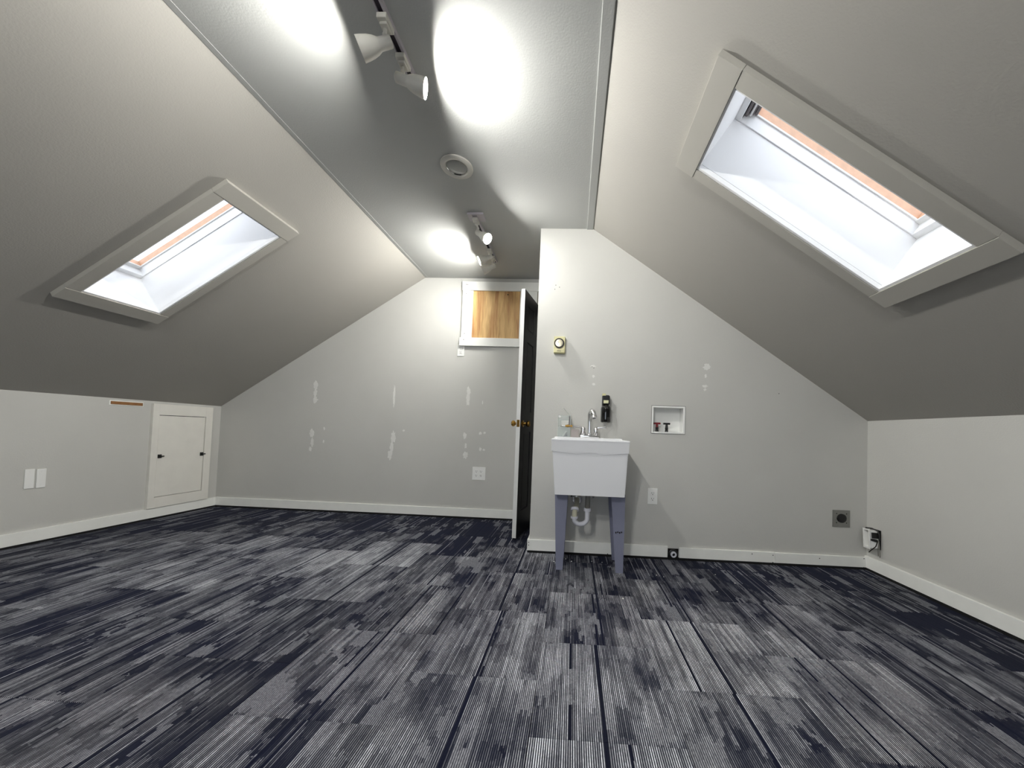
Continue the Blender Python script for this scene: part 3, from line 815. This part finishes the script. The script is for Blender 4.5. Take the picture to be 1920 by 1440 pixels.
# drain tail piece, trap and wall elbow
dx_ = .114
MB().cyl((dx_, 2.335, ZB + .004), (dx_, 2.335, .385), .0165, n=20).build('tail_piece', GREYPIPE, us, smooth=True)
MB().lathe([(.016, 0), (.024, 0), (.024, .020), (.016, .020)], (dx_, 2.335, .366), (0, 0, 1), 16).build('slip_nut', PVC, us, smooth=True)
arc = []
for k in range(13):
    a = math.pi * k / 12
    arc.append((dx_ - .043 + .043 * math.cos(a), 2.335 - k * .002, .316 - .036 * math.sin(a)))
MB().tube([(dx_, 2.335, .372)] + arc + [(dx_ - .086, 2.311, .325)], .0155, 16).build('trap', PVC, us, smooth=True)
MB().lathe([(.015, 0), (.023, 0), (.023, .013), (.015, .013)], (dx_ - .086, 2.311, .320), (0, 0, 1), 16).build('slip_nut', PVC, us, smooth=True)
MB().tube([(dx_ - .086, 2.311, .328), (dx_ - .085, 2.313, .352), (dx_ - .083, 2.330, .378), (dx_ - .070, 2.38, .396), (dx_ - .066, YS + .0, .402)], .017, 16).build('wall_elbow', mat('pvc_aged', (196, 192, 170), .4), us, smooth=True)
MB().lathe([(.017, 0), (.027, 0), (.027, .018), (.017, .018)], (dx_ - .0835, 2.326, .366), (0, .55, .8), 16).build('slip_nut', PVC, us, smooth=True)
MB().lathe([(.0, 0), (.040, 0), (.034, .008), (0, .010)], (dx_ - .066, YS, .402), (0, -1, 0), 20).build('wall_flange', CHROME, us, smooth=True)
for q, xx in ((0, .005), (1, .160)):
    MB().tube([(xx, YS, .43), (xx, YS - .045, .43), (xx + .005, YS - .060, .46), (xx + .012, YS - .09, .56), (.098 if q == 0 else .132, YS - .10, .80), (.098 if q == 0 else .132, YS - .10, .84)], .006, 8).build('supply_line', BLACK if q == 0 else GREYPIPE, us, smooth=True)
    MB().lathe([(0, 0), (.018, 0), (.014, .006), (.009, .010), (.009, .040), (0, .040)], (xx, YS, .43), (0, -1, 0), 14).build('stop_valve', CHROME, us, smooth=True)

# ------------------------------------------------------------------ faucet
ZD = ZT + .010
fc = empty('faucet', (.116, 2.455, ZD), 'chrome two-handle faucet on the back deck of the utility sink', 'faucet')
MB().box((.050, 2.432, ZD), (.184, 2.482, ZD + .018), .006).build('base_plate', CHROME, fc, smooth=True)
for sx, xx in ((-1, .072), (1, .162)):
    hd = MB().lathe([(.022, 0), (.024, .004), (.020, .014), (.016, .030), (.018, .040), (.016, .052), (.008, .062), (0, .064)], (xx, 2.457, ZD + .016), (0, 0, 1), 20).build('handle_hub', CHROME, fc, smooth=True)
    MB().tube([(xx, 2.457, ZD + .066), (xx + sx * .016, 2.455, ZD + .074), (xx + sx * .040, 2.450, ZD + .077), (xx + sx * .068, 2.446, ZD + .076)], [.010, .008, .007, .0105], 10).build('lever', CHROME, hd, smooth=True)
MB().lathe([(.018, 0), (.020, .006), (.015, .016), (.013, .030)], (.117, 2.457, ZD + .016), (0, 0, 1), 20).build('spout_base', CHROME, fc, smooth=True)
pts = [(.117, 2.457, ZD + .03), (.116, 2.457, ZD + .09), (.114, 2.453, ZD + .166)]
for k in range(1, 10):
    a = math.pi * k / 9 * .95
    pts.append((.114 + .004 * k * .6, 2.453 - .030 + .030 * math.cos(a), ZD + .166 + .030 * math.sin(a)))
pts.append((.138, 2.392, ZD + .152))
MB().tube(pts, [.0145, .0135] + [.013] * 7 + [.015, .018, .019, .019], 16).build('spout', CHROME, fc, smooth=True)
MB().lathe([(.018, 0), (.0205, .004), (.0205, .018), (.014, .021)], Vector((.139, 2.391, ZD + .156)), (.2, -.3, -1), 18).build('aerator', CHROME, fc, smooth=True)

# ------------------------------------------------------------------ things on the back deck, left of the faucet
cd = empty('clear_caddy', (-.06, 2.455, ZD), 'clear plastic caddy with a raised slanted lid beside the faucet', 'caddy')
x0, x1, y0, y1, z1 = -.108, -.020, 2.425, 2.490, ZD + .155
t_ = .003
b = MB()
b.box((x0, y0, ZD), (x1, y1, ZD + t_)); b.box((x0, y1 - t_, ZD + t_), (x1, y1, z1)); b.box((x0, y0, ZD + t_), (x0 + t_, y1 - t_, z1)); b.box((x1 - t_, y0, ZD + t_), (x1, y1 - t_, z1 - .01)); b.box((x0 + t_, y0, ZD + t_), (x1 - t_, y0 + t_, ZD + .07))
b.build('tray', CLEARP, cd)
Mw = Matrix.Translation((x1 - .001, 0, z1 - .006)) @ Matrix.Rotation(math.radians(48), 4, 'Y')
MB().box((-.075, y0, -.002), (0, y1, .002), .001, Mw).build('lid', CLEARP, cd)
MB().lathe([(0, 0), (.008, 0), (.008, .006), (0, .006)], (x0 + .012, y0 - .001, z1 - .012), (0, -1, 0), 14).build('peg', PLASTIC, cd, smooth=True)
MB().box((x1 - .012, y1 - .010, ZD + .075), (x1 - .003, y1 - .004, z1 - .006), .001).build('grey_strip', GREYBAR, cd)
cdc = MB().box((x0 + .020, 2.470, ZD + .078), (x1 - .014, 2.474, ZD + .118), .0005).build('white_card', CARD)
tag(cdc, 'white card standing inside the clear plastic caddy', 'card')
br = empty('brass_fitting', (-.05, 2.445, ZD + .072), 'brass hose fitting lying across the clear caddy', 'pipe fitting')
MB().cyl((-.055, 2.440, ZD + .079), (-.006, 2.440, ZD + .079), .008, n=18).build('barrel', BRASS, br, smooth=True)
MB().lathe([(.006, 0), (.0065, .030), (.003, .036), (0, .036)], (-.055, 2.440, ZD + .079), (-1, 0, 0), 14).build('nozzle', CHROME, br, smooth=True)
MB().cyl((-.042, 2.440, ZD + .079), (-.034, 2.440, ZD + .079), .0105, n=8).build('collar', BRASS, br)
bs = empty('small_brush', (-.06, 2.440, ZD + .003), 'small black and white brush leaning in the clear caddy', 'brush')
Mb = Matrix.Translation((-.072, 2.440, ZD + .006)) @ Matrix.Rotation(math.radians(35), 4, 'Y')
MB().box((-.005, -.006, 0), (.005, .006, .045), .002, Mb).build('handle', PLASTIC, bs)
MB().box((.006, -.006, 0), (.012, .006, .040), .001, Mb).build('bristles', BLACK, bs)
nut = MB().lathe([(.006, 0), (.012, 0), (.013, .014), (.007, .018), (.006, 0)], (-.044, 2.440, ZD + .004), (0, 0, 1), 14).build('rubber_stopper', BLACK)
tag(nut, 'small black rubber stopper inside the clear caddy', 'stopper')
sp = MB().box((-.014, 2.440, ZD), (.043, 2.480, ZD + .058), .005).build('sponge', PINKP, smooth=True)
tag(sp, 'pale pink sponge between the caddy and the faucet', 'sponge')

# ------------------------------------------------------------------ black bottle hung on the wall
bo = empty('soap_bottle', (.232, YS, .968), 'black bottle hung from a wall clip above the faucet', 'bottle')
by = YS - .052
MB().lathe([(0, 0), (.030, 0), (.0355, .005), (.0365, .012), (.0365, .098), (.034, .110), (.028, .120), (.018, .127), (.015, .132), (.015, .150), (0, .150)], (.232, by, .9685), (0, 0, 1), 32).build('bottle_body', BLKGLOSS, bo, smooth=True)
MB().box((.203, by - .020, 1.098), (.256, by + .024, 1.162), .006).build('cap', BLACK, bo)
tag(MB().box((.212, by - .0215, 1.106), (.247, by - .0198, 1.128), .0005).build('label', CREAMLBL, bo), 'cream paper label')
MB().box((.205, by + .020, 1.085), (.254, YS, 1.170), .002).build('wall_clip', BLACK, bo)
MB().box((.203, by - .010, 1.160), (.228, by + .024, 1.178), .003).build('clip_tab', CREAM, bo)

# ------------------------------------------------------------------ round ceiling fixture
rc = empty('recessed_light', (-.733, 1.946, ZC), 'round white recessed ceiling light, unlit, between the two tracks', 'ceiling light')
MB().lathe([(.060, .001), (.066, .010), (.080, .012), (.092, .006), (.094, 0)], (-.733, 1.946, ZC), (0, 0, -1), 48).build('trim_ring', SHADE, rc, smooth=True)
MB().lathe([(.060, .001), (.050, .004), (.0, .006)], (-.733, 1.946, ZC), (0, 0, -1), 48).build('lens', LENSM, rc, smooth=True)
MB().lathe([(.056, .003), (.058, .006), (.060, .003)], (-.733, 1.946, ZC), (0, 0, -1), 48).build('lens_rim', CHROME, rc, smooth=True)

# ------------------------------------------------------------------ track lights
TXC = -.752
def track(y0, y1, label, canopy=None):
    r = empty('lighting_track', (TXC, (y0 + y1) / 2, ZC), label, 'light track')
    b = MB()
    b.box((TXC - .018, y0, ZC - .004), (TXC + .018, y1, ZC))
    b.box((TXC - .018, y0, ZC - .020), (TXC - .013, y1, ZC - .004), .001)
    b.box((TXC + .007, y0, ZC - .020), (TXC + .018, y1, ZC - .004), .001)
    b.box((TXC - .018, y1 - .004, ZC - .020), (TXC + .018, y1, ZC - .004), .001)
    b.box((TXC - .018, y0, ZC - .020), (TXC + .018, y0 + .004, ZC - .004), .001)
    b.build('channel', TRACKW, r)
    MB().box((TXC - .013, y0 + .004, ZC - .0125), (TXC + .007, y1 - .004, ZC - .004)).build('conductor_slot', TRACKD, r)
    if canopy:
        MB().box((TXC - .050, canopy, ZC - .016), (TXC + .066, canopy + .085, ZC), .003).build('feed_canopy', TRACKW, r)
    return r
track(.25, 1.452, 'longer white lighting track overhead with two pale spot heads')
track(2.365, 3.05, 'shorter white lighting track near the far wall with small spot heads', canopy=2.36)

def head(y, axis, lit, label, drop=.07, lean=0.0, bk=.028):
    ax = Vector(axis).normalized()
    r = empty('track_spotlight', (TXC, y, ZC - .020), label, 'spotlight', 'spot heads on the ceiling tracks')
    z0 = ZC - .0205
    b = MB().box((TXC - .019, y - .030, z0 - .020), (TXC + .019, y + .030, z0), .003)
    b.box((TXC - .013, y - .018, z0 - .032), (TXC + .015, y + .020, z0 - .020), .003)
    b.build('adapter', SHADE, r)
    pz = z0 - drop
    pc = Vector((TXC + lean, y, pz))
    MB().cyl((TXC, y, z0 - .028), pc + Vector((0, 0, .016)), .0065, n=14).build('stem', SHADE, r, smooth=True)
    MB().lathe([(0, -.010), (.009, -.006), (.009, .012), (.006, .018), (0, .020)], pc, (0, 0, 1), 14).build('knuckle', SHADE, r, smooth=True)
    # shade: axis passes just below the knuckle
    c = pc + Vector((0, 0, -.021))
    back = c - ax * bk
    prof_o = [(0, 0), (.013, 0), (.018, .003), (.0195, .009), (.0200, .046), (.0225, .051), (.0275, .062), (.0325, .080), (.036, .102), (.0375, .120)]
    prof_i = [(.0362, .120), (.0345, .102), (.031, .081), (.026, .063), (.020, .054), (0, .052)]
    MB().lathe(prof_o + prof_i, back, ax, 36).build('shade', SHADE, r, smooth=True)
    bl = MB().lathe([(0, .1155), (.012, .1145), (.020, .111), (.025, .104), (.024, .092), (.016, .062)], back, ax, 24).build('bulb', (LENSM, BULBM, BULBW, BULBC)[int(lit)], r, smooth=True)
    return r
head(1.213, (-.90, -.15, -.41), True, 'pale spot head on the longer track aimed toward the hatch side', drop=.064)
head(1.347, (.948, .284, -.142), True, 'pale spot head at the end of the longer track aimed toward the sink side', drop=.062)
head(2.415, (.76, -.30, -.58), 3, 'glaring spot head nearest the feed box of the shorter track', drop=.074, lean=.018, bk=.012)
head(2.83, (-.87, -.20, -.42), True, 'glaring spot head in the middle of the shorter track', drop=.042)
head(2.95, (-.93, .06, -.36), 2, 'spot head turned away at the far end of the shorter track', drop=.060)
head(.42, (.75, -.45, -.45), True, 'added fill spot head, out of view, at the near end of the longer track', drop=.055)  # extra head added out of view to light the rest of the room
track(-1.75, -.55, 'added white lighting track, unseen, behind the viewer for fill light')  # track and its two heads added out of view for front light
head(-.72, (.42, .80, -.42), True, 'added fill spot head, unseen, behind the viewer aimed at the sink', drop=.06)
head(-1.30, (-.35, .80, -.48), True, 'added fill spot head, unseen, behind the viewer aimed at the hatch wall', drop=.06)

# ------------------------------------------------------------------ plaster crumbs on the carpet by the sink
bm = bmesh.new()
rc_ = random.Random(11)
for cx, cy in ((-.02, 2.44), (.02, 2.40), (.16, 2.42), (.23, 2.41), (.56, 2.24), (.60, 2.22), (.86, 2.05), (1.02, 2.18), (.30, 1.90), (-.10, 2.38), (-2.4, 3.36), (.95, 2.30), (-.25, 2.44)):
    bmesh.ops.create_icosphere(bm, subdivisions=1, radius=rc_.uniform(.003, .0055), matrix=Matrix.Translation((cx, cy, .0035)) @ Matrix.Diagonal((1, rc_.uniform(.6, 1.3), .6, 1)))
mb = MB(); mb.bm.free(); mb.bm = bm
tag(mb.build('plaster_crumbs', SPACK), 'small white plaster crumbs scattered on the carpet around the sink', 'debris', kind='stuff')
